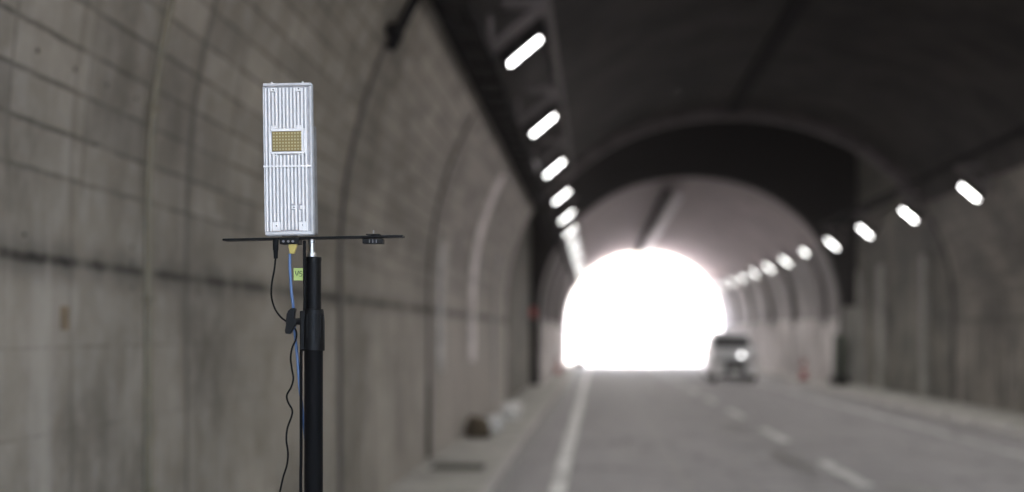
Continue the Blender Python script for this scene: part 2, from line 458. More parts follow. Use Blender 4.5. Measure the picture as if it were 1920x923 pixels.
tag(hw, 'black head wall round the mouth of the farther vault', 'wall')
def slab_uv(name, x0, x1, y0, y1, z0, z1, mat):
    mb = MB().box(((x0+x1)/2, (y0+y1)/2, (z0+z1)/2), (x1-x0, y1-y0, z1-z0))
    mb.uv = {i: (v[1], v[2] - 2.1) for i, v in enumerate(mb.v)}
    return mb.build(name, mat)
tag(slab_uv('shaft_wall', XL - .5, XL, Y_RING + .3, Y_HEAD, -1, ZT, M['wall_bay']), 'short stained concrete wall between the nearer vault and the red box', 'wall')
bw = slab_uv('shaft_wall', XR, XR + .5, Y_RING + .3, Y_HEAD, -1, ZT, M['wall_bay'])
tag(bw, 'streaky dark concrete wall with flat piers across the road, between the two vaults', 'wall')
for yy, ww in ((34.4, .35), (39.6, .75), (42.9, .5)):
    p_ = MB().box((XR - .06, yy, 1.2), (.14, ww, 4.6)); p_.uv = {i: (v[1], v[2] - 2.1) for i, v in enumerate(p_.v)}
    o = p_.build('pier', M['path'], bw, bevel=.02)
tag(MB().box(((XL+XR)/2, (Y_RING + .3 + Y_HEAD)/2, ZT + .25), (XR-XL+1, Y_HEAD-Y_RING-.3, .5)).build('shaft_ceiling', M['jet']),
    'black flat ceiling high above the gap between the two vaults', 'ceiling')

MB().box((7.80, Y_HEAD - .05, .95), (.42, .14, 2.9)).build('jamb', M['path'], hw, bevel=.02)
# ---- farther vault
ZI = CAMZ + 2.75
for sd_, lab in ((-1, 'grey inner tunnel wall with white panelling, beyond the red box'), (1, 'grey inner tunnel wall with white panelling, behind the oncoming car')):
    iw = shell('inner_tunnel_wall', INNER.side(sd_, -1.0, ZI), Y_HEAD + .5, Y_END, M['upper_in'], INNER.z0, cx=2.7)
    tag(iw, lab, 'wall')
    xw = INNER.x(1.5, sd_)
    for k in range(6):
        y0 = Y_HEAD + .6 + k * 5.95
        MB().box((xw - sd_ * .035, y0 + 2.95, .93), (.06, 5.85, 2.26)).build('panel', M['white_panel'], iw, bevel=.01)
    for k in range(5):
        y0 = 46.8 + 7.2 * k; mb = MB()
        zs = [1.85 + (ZI - .05 - 1.85) * t / 10 for t in range(11)]
        P = [(INNER.x(z, sd_) - sd_ * .01, z) for z in zs]
        Q = [(x - sd_ * .12, z) for x, z in P]
        mb.prism(P + Q[::-1], 'y', y0 - .35, y0 + .35)
        mb.build('rib', M['rib'], iw)
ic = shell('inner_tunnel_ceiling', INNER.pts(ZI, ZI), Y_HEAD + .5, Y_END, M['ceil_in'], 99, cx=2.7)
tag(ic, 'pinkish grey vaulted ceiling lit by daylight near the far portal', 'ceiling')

# ------------------------------------------------------------------ road, walkways, ground
def strip(name, x0, x1, y0, y1, dz, mat, th=.0, seg=1, wob=0):
    mb = MB(); N = seg
    for j in range(N + 1):
        y = y0 + (y1 - y0) * j / N
        a, b = (random.uniform(-wob, wob) for _ in range(2))
        mb.v += [(x0 + a, y, road_z(y) + dz), (x1 + b, y, road_z(y) + dz)]
    for j in range(N): mb.f.append((2*j, 2*j+1, 2*j+3, 2*j+2)); mb.m.append(0)
    if th:
        o = mb.build(name, mat, fix=False); s = o.modifiers.new('thick', 'SOLIDIFY'); s.thickness = th; s.offset = -1
        return o
    return mb.build(name, mat, fix=False)
tag(strip('ground', -1500, 1500, -600, 3500, -.02, M['ground'], seg=2), kind='structure')
tag(strip('road', -1.02, 6.72, -60, 400, 0, M['road'], seg=2), kind='structure')
wk = []
for nm, x0, x1, dz in (('walkway', -2.3, -1.02, .13), ('walkway', 6.88, 8.3, .16)):
    mb = MB()
    for y in (-60, 120):
        mb.v += [(x0, y, road_z(y) - .3), (x1, y, road_z(y) - .3), (x1, y, road_z(y) + dz), (x0, y, road_z(y) + dz)]
    mb.f = [(0,1,2,3),(4,7,6,5),(0,4,5,1),(1,5,6,2),(2,6,7,3),(3,7,4,0)]; mb.m = [0]*6
    tag(mb.build(nm, M['path'], bevel=.02), kind='structure')
for dx, wd, mt, dz in ((-.40, .17, 'line', .004), (5.75, .20, 'line_faint', .004), (6.25, .05, 'tar', .004), (-.90, .10, 'tar', .004), (.98, .035, 'tar', .003), (4.55, .03, 'tar', .003)):
    tag(strip('road_marking' if 'line' in mt else 'tar_seam', dx - wd/2, dx + wd/2, -60, 82, dz, M[mt], seg=60, wob=.012), kind='structure')
for k in range(-2, 10):
    y0 = 15.3 + 6.5 * k
    tag(strip('lane_marking', 2.83, 3.0, y0, y0 + 3.0, .004, M['line'], seg=4, wob=.01), kind='structure')
# lifted and re-laid patches of darker asphalt beside the lane line
for x0, x1, y0, y1 in ((2.35, 2.72, 16.5, 20.5), (2.3, 2.6, 24, 27.5), (3.1, 3.6, 14.2, 16.2)):
    mb = MB(); N = 14; cx, cy = (x0+x1)/2, (y0+y1)/2
    for k in range(N):
        a = 2*math.pi*k/N; r = random.uniform(.8, 1.1)
        y = cy + (y1-y0)/2*r*math.sin(a); mb.v.append((cx + (x1-x0)/2*r*math.cos(a), y, road_z(y) + .006))
    mb.f = [tuple(range(N))]; mb.m = [0]
    tag(mb.build('road_patch', M['tar'], fix=False), kind='structure')
# kerb stones on the far side, each its own block
kp = None
ORD = ['first','second','third','fourth','fifth','sixth','seventh','eighth','ninth','tenth','eleventh','twelfth','thirteenth','fourteenth','fifteenth','sixteenth','seventeenth','eighteenth','nineteenth','twentieth']
k = 0; y = 20.0
while y < 78:
    L = 1.9
    if kp is None:
        kp = MB().prism([(-.09,-.2),(.08,-.2),(.08,.15),(-.02,.15),(-.09,.05)], 'y', -L/2, L/2).build('kerb_stone', M['kerb'], bevel=.012); o = kp
    else:
        o = kp.copy(); COL.objects.link(o)
    o.location = (6.79 + random.uniform(-.012, .012), y, road_z(y) + random.uniform(-.01, .012)); o.rotation_euler = (-.004, 0, random.uniform(-.004, .004))
    far = 'long pale kerb stone at the far road edge, counted from the camera number %d' % (k + 1)
    tag(o, '%s pale kerb stone from the camera along the far road edge' % (ORD[k] if k < 20 else ORD[k-20].replace('first','twenty-first').replace('second','twenty-second').replace('third','twenty-third').replace('fourth','twenty-fourth').replace('fifth','twenty-fifth').replace('sixth','twenty-sixth').replace('seventh','twenty-seventh').replace('eighth','twenty-eighth')), 'kerb stone', 'kerb stones along the far road edge')
    y += 2.12; k += 1
mb = MB()
kk = strip('kerb', -1.10, -1.015, -60, 82, .15, M['kerb'], th=.25, seg=40, wob=0)
tag(kk, kind='structure')

# ------------------------------------------------------------------ things along the left wall
def wall_tube(name, y, z0, z1, r, mat, off=0, sd_=-1, n=50):
    pts = [Vector((NEAR.x(z0 + (z1-z0)*k/n, sd_) - sd_*off, y, z0 + (z1-z0)*k/n)) for k in range(n+1)]
    return MB().tube(pts, r, 12).build(name, mat, smooth=True)
def wall_strip(name, y, z0, z1, wd, th, mat, sd_=-1, n=40, parent=None, emb=.01):
    zs = [z0 + (z1-z0)*k/n for k in range(n+1)]
    P = [(NEAR.x(z, sd_) + sd_*emb, z) for z in zs]; Q = [(x - sd_*(th + emb), z) for x, z in P]
    return MB().prism(P + Q[::-1], 'y', y - wd/2, y + wd/2).build(name, mat, parent, bevel=min(.008, th/3))
o = wall_tube('drain_pipe', 6.30, .1, ZL - .1, .017, M['pvc'], .012)
tag(o, 'thin beige pipe running up the curved wall beside the long crack', 'pipe')
for z in (.9, 1.75, 2.6, 3.4):
    x = NEAR.x(z, -1); MB().box((x + .014, 6.30, z), (.05, .075, .02)).build('pipe_clip', M['pvc'], o, bevel=.003)
o = wall_strip('joint_seal', 11.05, .1, CAMZ + 2.35, .085, .02, M['joint'])
tag(o, 'dark brown joint strip rising up the wall behind the sensor unit', 'joint strip')
o = wall_tube('conduit', 11.05, CAMZ + 2.2, ZL, .04, M['steel_dark'], .06)
tag(o, 'black conduit curving up the wall from the dark joint strip', 'conduit')
MB().box((NEAR.x(3.9, -1) + .06, 10.95, 3.92), (.10, .26, .09)).build('junction_box', M['steel_dark'], o, bevel=.01)
o = wall_strip('joint_seal', 16.9, 1.0, CAMZ + 2.6, .14, .02, M['joint'])
tag(o, 'thinner grey brown joint strip above the black slot in the wall', 'joint strip')
o = wall_strip('drain_channel', 16.85, .12, 1.0, .16, .03, M['hole'])
tag(o, 'black upright drain slot low on the wall', 'drain')
o = wall_strip('cover_strip', 18.1, 1.1, 2.75, .34, .05, M['pale_grey'])
tag(o, 'pale grey upright cover strip just past the black slot', 'cover strip')
o = wall_strip('cover_strip', 22.6, 1.15, 4.1, .40, .06, M['pale_strip'])
tag(o, 'bright pinkish cover strip curving up the wall above the white sacks', 'cover strip')
o = wall_strip('cover_strip', 27.6, .2, 3.1, .40, .05, M['kerb'])
tag(o, 'dull cover strip on the wall past the white sacks', 'cover strip')
# bolt holes and stains on the near wall are parts of that wall
for px, py, r in ((247,463,.009),(247,492,.009),(247,540,.007),(70,95,.010),(140,130,.010),(200,160,.010),(255,185,.009),(238,645,.006),(178,272,.008),(45,440,.008)):
    Yd = 2.0 * FPX / (VX - px); z = CAMZ - (py - VY) * Yd / FPX
    for _ in range(4):
        x = NEAR.x(z, -1); Yd = -x * FPX / (VX - px); z = CAMZ - (py - VY) * Yd / FPX
    x = NEAR.x(z, -1)
    MB().tube([(x - .02, Yd, z), (x + .003, Yd, z)], r, 12).build('bolt_hole', M['hole'], wl)
Yd = 2.0 * FPX / (VX - 120)
MB().box((-2.0 + .002, Yd, CAMZ + .055), (.006, .075, .088)).build('rust_patch', M['rust'], wl)

# floor grate, sacks, cones, red box, cabinet
g = thing('drain_grate', 'rusty dark floor grate in the walkway at the foot of the wall', 'grate', (-1.55, 16.0, road_z(16) + .13))
MB().box((0, 0, .006), (.60, .56, .012)).build('frame', M['grate'], g, bevel=.004)
mb = MB()
for k in range(7): mb.box((0, -.22 + k * .074, .018), (.54, .02, .014))
mb.build('grille', M['grate'], g)
def sack(name, px, py, Y, sx, sy, sz, mat, label, rot=0, cat='sack', group=None, zb=.13):
    bm = bmesh.new(); bmesh.ops.create_icosphere(bm, subdivisions=4, radius=1)
    rr = random.Random(px)
    ph = [rr.uniform(0, 6) for _ in range(6)]
    for v in bm.verts:
        c = v.co; k = 1 + .07*math.sin(4*c.x+ph[0]+3*c.z) + .05*math.sin(7*c.y+ph[1]) + .04*math.sin(9*c.z+ph[2]+5*c.x)
        x, y, z = [math.copysign(abs(t) ** .7, t) * k for t in c]
        v.co = (x*sx/2, y*sy/2, max(z, -.8)*sz/2)
    mb = MB(); mb.v = [tuple(v.co) for v in bm.verts]; mb.f = [tuple(v.index for v in f.verts) for f in bm.faces]; mb.m = [0]*len(mb.f); bm.free()
    o = mb.build(name, mat, smooth=True)
    x = (px - VX) * Y / FPX
    o.location = (x, Y, road_z(Y) + zb + sz * .4); o.rotation_euler = (0, 0, rot)
    return tag(o, label, cat, group)
sack('sandbag', 926, 812, 22.3, .32, .62, .28, M['sack_white'], 'nearer of two white sacks on the walkway against the wall', .1, group='white sacks by the wall')
sack('sandbag', 960, 782, 25.8, .34, .9, .33, M['sack_white'], 'farther of two white sacks on the walkway against the wall', -.1, group='white sacks by the wall')
sack('debris_bag', 897, 818, 20.9, .36, .5, .34, M['sack_brown'], 'brown lumpy bag of debris in front of the white sacks', .2, cat='bag')
sack('debris_bag', 1086, 690, 78, .7, .8, .42, M['sack_brown'], 'small dark heap at the walkway end in front of the bright portal', .0, cat='heap', zb=.0)
def cone(x, y, label, zb):
    t = thing('traffic_cone', label, 'traffic cone', (x, y, road_z(y) + zb), 'red traffic cones in the farther vault')
    MB().box((0,0,.02), (.36,.36,.04)).build('base', M['rubber'], t, bevel=.01)
    MB().tube([(0,0,.04),(0,0,.30),(0,0,.31),(0,0,.68)], [.14,.095,.093,.03], 20).build('body', M['cone_red'], t, smooth=True)
    MB().tube([(0,0,.34),(0,0,.46)], [.091,.070], 20).build('band', M['white_paint'], t, smooth=True)
    return t
cone(-1.52, 57, 'red traffic cone on the walkway beneath the lamps before the bright portal', .13)
cone(6.98, 47.8, 'red traffic cone by the white panels across the road, beyond the car', .16)
t = thing('alarm_box', 'small red alarm lamp box fixed to the edge of the black head wall', 'alarm', (-1.95, Y_HEAD, CAMZ + .62))
MB().box((0, -.06, 0), (.24, .12, .34)).build('housing', M['cone_red'], t, bevel=.02)
MB().tube([(0, -.12, .02), (0, -.16, .02), (0, -.185, .02)], [.08, .075, .03], 20).build('lens', M['red_lamp'], t, smooth=True)
t = thing('utility_cabinet', 'narrow dark green cabinet standing at the right jamb of the black head wall', 'cabinet', (7.42, Y_HEAD - .3, road_z(43) + .16))
MB().box((0, 0, .78), (.34, .4, 1.5)).build('body', M['cab_green'], t, bevel=.015)
MB().box((0, -.205, .82), (.28, .012, 1.3)).build('door', M['cab_green'], t, bevel=.004)
MB().box((.1, -.225, .85), (.02, .03, .12)).build('handle', M['chrome'], t, bevel=.004)
MB().box((0, 0, .03), (.38, .44, .06)).build('base', M['rubber'], t)
sack('debris_bag', 1573, 705, 42.6, .5, .5, .32, M['rubber'], 'dark bag lying beside the narrow green cabinet', .3, cat='bag', zb=.16)

# ------------------------------------------------------------------ cable ladders and lamps
def ladder(x, z, y0, y1, label, slope):
    t = thing('cable_ladder', label, 'cable tray', (x, 0, z))
    for s_ in (-1, 1):
        MB().box((s_*.14, (y0+y1)/2, 0), (.025, y1-y0, .11)).build('rail', M['steel_dark'], t)
    rg = None; yy = y0 + .4
    while yy < y1:
        if rg is None: o_ = rg = MB().box((0, 0, -.02), (.255, .06, .03)).build('rung', M['steel_dark'], t)
        else: o_ = rg.copy(); COL.objects.link(o_); o_.parent = t
        o_.location = (0, yy, 0); yy += .92
    for dx, r in ((-.07, .028), (.0, .022), (.06, .03)):
        pts = [Vector((dx + .012*math.sin(k*1.3+dx*40), y0 + (y1-y0)*k/60, .03 + .008*math.sin(k*2.1+dx*9))) for k in range(61)]
        MB().tube(pts, r, 8).build('cable', M['rubber'], t, smooth=True)
    return t
ladder(-1.17, CAMZ + 2.70, Y_BACK, Y_END - .3, 'black cable ladder hung along the wall top beside the nearer lamp row', 0)
ladder(7.02, CAMZ + 3.27, Y_BACK, Y_END - .3, 'black cable ladder hung along the wall top across the road', 0)

def make_lamp(mir):
    """lamp centre at the origin; mir = 1 for the left row, -1 for the row across the road"""
    t = thing('tunnel_lamp', '', 'lamp')
    A, B, C_ = Vector((-.33*mir, 0, .46)), Vector((.24*mir, 0, .46)), Vector((-.33*mir, 0, -.02))
    mb = MB()
    for y in (-.13, .13):
        o_ = Vector((0, y, 0))
        for p, q in ((A, B), (A, C_), (B, C_)): mb.bar(p+o_, q+o_, .035, .05)
    for p in (A, B, C_): mb.bar(p + Vector((0,-.13,0)), p + Vector((0,.13,0)), .04, .04)
    mb.build('bracket', M['bracket'], t)
    ang = math.atan2(.48, .57) * mir
    R = Matrix.Rotation(-ang, 3, 'Y')
    down = R @ Vector((0, 0, -1))
    MB().box((0,0,0), (.50, .34, .05), R).build('housing', M['steel_dark'], t, bevel=.01)
    MB().box(down * .030, (.40, .15, .008), R).build('lens', M['lamp'], t)
    ld = bpy.data.lights.new('beam', 'SPOT'); ld.energy = BEAM; ld.spot_size = math.radians(156); ld.spot_blend = .55
    ld.shadow_soft_size = .08; ld.color = (1, .97, .93)
    lo = bpy.data.objects.new('beam', ld); COL.objects.link(lo); lo.parent = t
    lo.location = down * .06; lo.rotation_euler = (-down).to_track_quat('Z', 'Y').to_euler()
    a = MB(); a.bar(R @ Vector((-.12, 0, .02)), R @ Vector((-.12, 0, .13)), .03, .2); a.bar(R @ Vector((.12, 0, .02)), R @ Vector((.12, 0, .13)), .03, .2)
    a.build('mount', M['steel_dark'], t)
    # strut that carries the bracket from the vault
    s = MB(); s.bar(A, A + Vector((-.30*mir, 0, .22)), .05, .05)
    s.build('strut', M['bracket'], t)
    return t
LX, LZ = -.737, CAMZ + 2.85
RX, RZ = 6.92, CAMZ + 2.61
for mir, x, z, y0, k0, n_, row in ((1, LX, LZ, 14.3, -4, 13, 'in the left row'), (-1, RX, RZ, 26.3, -6, 11, 'in the right row')):
    first = None
    for k in range(k0, n_):
        yy = y0 + 5.1 * k
        if first is None: t = first = make_lamp(mir)
        else: t = copy_tree(first)
        t.location = (x, yy, z)
        if k >= 0: lab = 'white floodlight on its bracket, %s from the camera %s' % (ORD[k], row)
        else: lab = 'lit white floodlight %s, before the first one shown' % row
        tag(t, lab, 'lamp', 'tunnel floodlights ' + row)
for y, lab in ((23.9, 'nearer of two small grey round fittings on the black cable ladder'), (29.5, 'farther of two small grey round fittings on the black cable ladder')):
    t = thing('junction_box', lab, 'junction box', (-1.06 if y < 25 else -1.13, y, CAMZ + 2.80), 'round fittings on the cable ladder')
    MB().tube([(0,-.05,0),(0,-.03,0),(0,.05,0)], [.085,.10,.10], 20).build('body', M['duct'], t, smooth=True)
    MB().tube([(0,-.07,0),(0,-.05,0)], [.03,.035], 12).build('gland', M['steel_dark'], t, smooth=True)

# conduit along the vault just above the left row, and the seam strip along the crown
cz_ = CAMZ + 3.62; cx_ = NEAR.cx - NEAR.hw * (1 - ((cz_ - NEAR.z0) / NEAR.H) ** NEAR.p) ** (1 / NEAR.p)
t = thing('conduit', 'grey conduit running along the black ceiling just above the left lamp row', 'conduit', (cx_ + .10, 0, cz_ - .03))
MB().tube([(0, Y_BACK, 0), (0, 12, 0), (0, Y_RING - .5, 0)], .05, 12).build('pipe', M['bracket'], t, smooth=True)
for k in range(18): MB().box((-.03, -4 + 2*k, .02), (.16, .06, .10)).build('clip', M['bracket'], t, bevel=.01)
o = MB().box((3.0, (Y_BACK + Y_RING)/2, NEAR.z0 + NEAR.H - .03), (.26, Y_RING - Y_BACK - 1, .07)).build('seam_strip', M['steel_dark'])
tag(o, 'black seam strip along the crown of the nearer vault', 'seam strip')

# duct and cable tray under the crown of the farther vault
t = thing('air_duct', 'long light grey round duct hung under the crown of the farther vault', 'duct', (2.66, 0, CAMZ + 4.42))
MB().tube([(0, 45.2, 0), (0, 45.3, 0), (0, Y_END - .5, 0)], [.12, .15, .15], 24).build('pipe', M['duct'], t, smooth=True)
for k in range(12):
    y = 46 + 3 * k
    MB().box((0, y, .20), (.03, .05, .16)).build('hanger', M['steel_dark'], t)
    MB().tube([(0, y-.04, 0), (0, y+.04, 0)], .165, 24).build('clamp', M['duct'], t, smooth=True)
t = thing('cable_tray', 'dark cable tray on the vault crown beside the light grey duct', 'cable tray', (2.28, 0, CAMZ + 4.52))
MB().box((0, (45 + Y_END)/2, 0), (.24, Y_END - 45.4, .09)).build('tray', M['steel_dark'], t)
for k in range(12): MB().box((0, 46 + 3*k, .105), (.04, .05, .12)).build('hanger', M['steel_dark'], t)

# ------------------------------------------------------------------ the oncoming car
def car(loc):
    t = thing('car', 'silver car with dark windscreen and one lit round lamp, driving out of the portal', 'car', loc)
    def loft(secs, name, mat, bevel=.03):
        """secs: list of (y, z0, z1, halfwidth bottom, halfwidth top)"""
        mb = MB()
        for y, z0, z1, a, b in secs:
            mb.v += [(-a, y, z0), (a, y, z0), (a*1.0, y, (z0+z1)/2), (b, y, z1), (-b, y, z1), (-a, y, (z0+z1)/2)]
        n = 6
        for i in range(len(secs)-1):
            for k in range(n): mb.f.append((i*n+k, i*n+(k+1)%n, (i+1)*n+(k+1)%n, (i+1)*n+k)); mb.m.append(0)
        mb.f.append(tuple(range(n-1,-1,-1))); L=(len(secs)-1)*n; mb.f.append(tuple(range(L, L+n))); mb.m += [0,0]
        return mb.build(name, mat, t, bevel=bevel, smooth=True)
    body = loft([(-1.95,.32,.86,.74,.66), (-1.88,.26,1.04,.80,.70), (-1.2,.24,1.16,.83,.74), (-.8,.24,1.22,.84,.76), (1.7,.24,1.22,.84,.78), (1.95,.30,1.10,.80,.76)], 'body', M['car'])
    loft([(-.78,1.18,1.22,.74,.74), (-.45,1.20,1.66,.75,.62), (-.1,1.20,1.82,.76,.58), (1.3,1.20,1.84,.76,.56), (1.85,1.18,1.55,.74,.62)], 'cabin', M['car'])
    MB().add([(-.68,-.775,1.25),(.68,-.775,1.25),(.60,-.49,1.64),(-.60,-.49,1.64),(-.68,-.70,1.25),(.68,-.70,1.25),(.60,-.42,1.62),(-.60,-.42,1.62)],
             [(0,1,2,3),(7,6,5,4),(0,4,5,1),(1,5,6,2),(2,6,7,3),(3,7,4,0)]).build('windscreen', M['glass'], t)
    for s_ in (-1, 1):
        MB().prism([(-.45,1.27),(1.45,1.27),(1.25,1.62),(-.25,1.60)], 'x', s_*.66, s_*.745).build('side_window', M['glass'], t)
        MB().box((s_*.60,-1.93,.74), (.24,.08,.15)).build('headlight', M['dev_recess'], t, bevel=.03)
        MB().box((s_*.60,-1.955,.46), (.28,.06,.42)).build('bumper_corner', M['plate'], t, bevel=.03)
        m_ = MB().box((s_*.95,-.55,1.12), (.17,.09,.13)).build('mirror', M['car'], t, bevel=.03)
        MB().box((s_*.95,-.50,1.12), (.14,.012,.10)).build('mirror_glass', M['glass'], m_)
        for y in (-1.28, 1.28):
            w_ = MB().tube([(s_*.62,y,.31),(s_*.64,y,.31),(s_*.80,y,.31),(s_*.82,y,.31)], [.28,.31,.31,.28], 24).build('wheel', M['rubber'], t, smooth=True)
            MB().tube([(s_*.815,y,.31),(s_*.83,y,.31)], [.19,.17], 20).build('rim', M['rim'], w_, smooth=True)
    MB().box((0,-1.97,.60), (.74,.05,.34)).build('grille', M['steel_dark'], t, bevel=.02)
    MB().box((0,-2.0,.38), (.34,.02,.17)).build('number_plate', M['plate'], t, bevel=.005)
    MB().box((0,-1.9,.24), (1.5,.12,.14)).build('bumper', M['rubber'], t, bevel=.03)
    MB().tube([(.22,-1.90,.98),(.22,-1.98,.98)], [.06,.085], 20).build('lamp_bowl', M['rim'], t, smooth=True)
    MB().tube([(.22,-1.981,.98),(.22,-1.995,.98)], [.062,.05], 20).build('round_lamp', M['spot'], t, smooth=True)
    mb = MB(); mb.bar((.22,-1.86,.80),(.22,-1.93,.94),.03,.03); mb.build('lamp_stalk', M['rubber'], t)
    return t
car((4.95, 52.6, road_z(52.6)))

# ------------------------------------------------------------------ tripod stand with its bar and the sensor unit
YS = 2.45; U = YS / FPX            # metres per photo pixel at the stand
P = lambda px, py, dy=0: at(px, py, YS + dy)
base = P(588, 923); sx = P(588, 700).x
st = thing('light_stand', 'black telescopic stand pole with a wing knob holding up the bar', 'stand', (sx, YS, 0))
def rel(v, o): return Vector(v) - Vector(o.location)
def zc(py): return at(0, py, YS).z
def lathe(prof, name, mat, parent, dx=0, n=32):
    return MB().tube([(dx, 0, z) for z, r in prof], [r for z, r in prof], n).build(name, mat, parent, smooth=True)
lathe([(zc(446), .0060), (zc(452), .0060), (zc(452.4), .0066), (zc(455), .0066), (zc(455.4), .0057), (zc(471), .0057), (zc(471.4), .0068), (zc(474), .0068), (zc(474.5), .0076), (zc(479), .0083), (zc(484), .0083)], 'spigot', M['chrome'], st, dx=-.0030)
lathe([(zc(482), .0125), (zc(482.6), .0136), (zc(490), .0136), (zc(490.4), .0131), (zc(600), .0131)], 'upper_tube', M['blk_al'], st)
col_ = lathe([(zc(579.5), .0140), (zc(580), .0165), (zc(584), .0175), (zc(604), .0190), (zc(640), .0192), (zc(657), .0192), (zc(658), .0182)], 'collar', M['blk_pl'], st)
MB().box((-.0150, 0, zc(620)), (.013, .026, (657-583)*U)).build('clamp_boss', M['blk_pl'], col_, bevel=.002)
mb = MB()
for k in range(-3, 4): 
    a = k * .42 - math.pi/2; mb.box((math.cos(a)*.0188, math.sin(a)*.0188, zc(612)), (.0018, .0018, 44*U))
mb.build('ribs', M['blk_pl'], col_)
# wing knob
kb = MB().tube([(-.018,0,zc(603)), (-.030,0,zc(603))], [.0065, .0055], 16).build('knob_shaft', M['blk_pl'], col_, smooth=True)
kn = [(537,600),(538,590),(541,583),(546,578.5),(553,577.5),(556,579),(554,588),(553,597),(556,600),(556,609),(552,614),(548,622),(545,626.5),(536,626),(535,620),(537,610)]
poly = [((px - 588)*U, zc(py)) for px, py in kn]
MB().prism(poly, 'y', -.0055, .0055).build('wing_knob', M['blk_pl'], kb, bevel=.0018, segs=3)
lathe([(zc(657), .0165), (zc(658), .0160), (.45, .0160)], 'lower_tube', M['blk_al'], st)
lathe([(.55, .019), (.54, .023), (.47, .023), (.46, .019)], 'leg_collar', M['blk_pl'], st)
lathe([(.17, .019), (.165, .022), (.11, .022), (.10, .016)], 'spreader_hub', M['blk_pl'], st)
lathe([(.46, .0125), (.12, .0125)], 'inner_tube', M['blk_al'], st)
for k in range(3):
    a = math.radians(40 + 120*k); c, s_ = math.cos(a), math.sin(a)
    lg = MB().bar((c*.022, s_*.022, .50), (c*.46, s_*.46, .02), .022, .012).build('leg', M['blk_al'], st, bevel=.002)
    MB().tube([(c*.45, s_*.45, .03), (c*.475, s_*.475, .006)], .014, 12).build('rubber_foot', M['rubber'], lg, smooth=True)
    MB().bar((c*.022, s_*.022, .14), (c*.25, s_*.25, .258), .016, .006).build('brace', M['blk_al'], st)

# horizontal bar
bl, br_ = P(421, 450.5), P(757, 443.5)
bo = thing('crossbar', 'thin black flat bar lying across the top of the stand', 'bar', (bl + br_) / 2)
MB().bar(rel(bl, bo), rel(br_, bo), .030, .0036).build('bar', M['blk_al'], bo, bevel=.0008)
mb = MB()
for k in (-.11, -.08, .07, .09): mb.box((k, 0, .0022 - k*.0208 * -1), (.016, .006, .0008))
mb.build('slot', M['rubber'], bo)
# central clamp under the sensor unit
cm = thing('mount_clamp', 'black clamp block under the white sensor unit', 'clamp', P(545, 450))
MB().box((0.0012, -.002, -.0030), (.0330, .030, .0105)).build('block', M['blk_pl'], cm, bevel=.0012)
MB().box((.002, -.0165, .0062), (.0270, .004, .0030)).build('top_jaw', M['blk_pl'], cm, bevel=.0006)
mb = MB()
for x in (-.0085, .0, .0075): mb.tube([(x, -.017, -.0038), (x, -.0195, -.0038)], .0021, 10)
mb.build('screw', M['bracket'], cm)
# shoe clamp near the bar end
sc_ = thing('shoe_clamp', 'small black shoe clamp with silver thumb pin near the bar end', 'clamp', P(701, 450))
MB().box((0, -.004, -.0030), (.0350, .022, .0085)).build('body', M['blk_pl'], sc_, bevel=.001)
MB().box((.0002, -.004, .0088), (.0240, .018, .0016)).build('shoe', M['blk_pl'], sc_, bevel=.0004)
MB().tube([(-.0010, -.004, .0040), (-.0010, -.004, .0090)], .0032, 12).build('neck', M['blk_pl'], sc_, smooth=True)
MB().tube([(-.0005, -.004, .0090), (.0002, -.004, .0140), (.0006, -.004, .0162)], [.0009, .0016, .0019], 12).build('pin', M['chrome'], sc_, smooth=True)
mb = MB()
for x in (-.0052, .0006, .0065): mb.box((x, -.0152, -.0030), (.0014, .0012, .0062))
mb.build('screw', M['bracket'], sc_)

# the sensor unit
DW, DH = .0828, 284.5 * U
dv = thing('sensor_unit', 'white finned sensor unit with gold antenna patch standing on the bar', 'sensor unit', P(543.5, 442.5, -.020))
dv.rotation_euler = (0, math.radians(-.9), 0)
def rr(w_, h_, r, cx=0, cz=0, n=5):
    out = []
    for ax, az, a0 in ((w_/2-r, h_/2-r, 0), (-w_/2+r, h_/2-r, 90), (-w_/2+r, -h_/2+r, 180), (w_/2-r, -h_/2+r, 270)):
        for k in range(n+1):
            a = math.radians(a0 + 90*k/n); out.append((cx+ax+r*math.cos(a), cz+az+r*math.sin(a)))
    return out
def Z(py): return (442.5 - py) * U
def X(px): return (px - 543.5) * U
MB().prism(rr(DW, DH, .0035, 0, DH/2), 'y', .001, .013).build('front_shell', M['dev_metal'], dv, bevel=.0012)
MB().prism(rr(DW*.93, DH*.72, .003, .003, DH*.37), 'y', .0135, .036).build('rear_housing', M['dev_back'], dv, bevel=.0015)
mb = MB()
for k in range(12): mb.box((-.030 + k*.006, .040, DH*.37), (.0018, .010, DH*.62))
mb.build('rear_fins', M['dev_metal'], dv)
pn = MB().prism(rr(DW*.93, DH*.962, .003, 0, DH/2), 'y', -.0008, .002).build('front_panel', M['dev_recess'], dv)
# ridges, frame and bosses moulded on the front
mb = MB(); D0, D1 = -.0052, 0
def ridge(px, p0, p1, wpx=3.7): mb.box((X(px), (D0+D1)/2 - .0005, (Z(p0)+Z(p1))/2), (wpx*U, D1-D0, abs(Z(p1)-Z(p0))))
xs = [503.5 + 6.72*k for k in range(12)]
for i, x in enumerate(xs):
    if i in (0, 11):
        ridge(x, 168, 434)
    elif i in (1, 10):
        ridge(x, 168, 434)
    else:
        lo = 176 if i in (2, 9) else 168
        hi = 240 if i in (2, 9) else 243
        ridge(x, lo, hi)
        if i == 7: ridge(x, 293, 384); ridge(x, 395, 432)
        elif i == 9: ridge(x, 293, 384); ridge(x, 395, 416)
        elif i == 2: ridge(x, 293, 416)
        else: ridge(x, 293, 432)
for px, py in ((517, 171), (564, 171), (517, 241), (564, 241), (519, 290), (567, 290), (520, 425), (569, 425), (553, 390), (569, 390)):
    big = py == 425
    mb.box((X(px), -.0024, Z(py)), (15*U if big else 9*U, .0046, 17*U if big else 7*U))
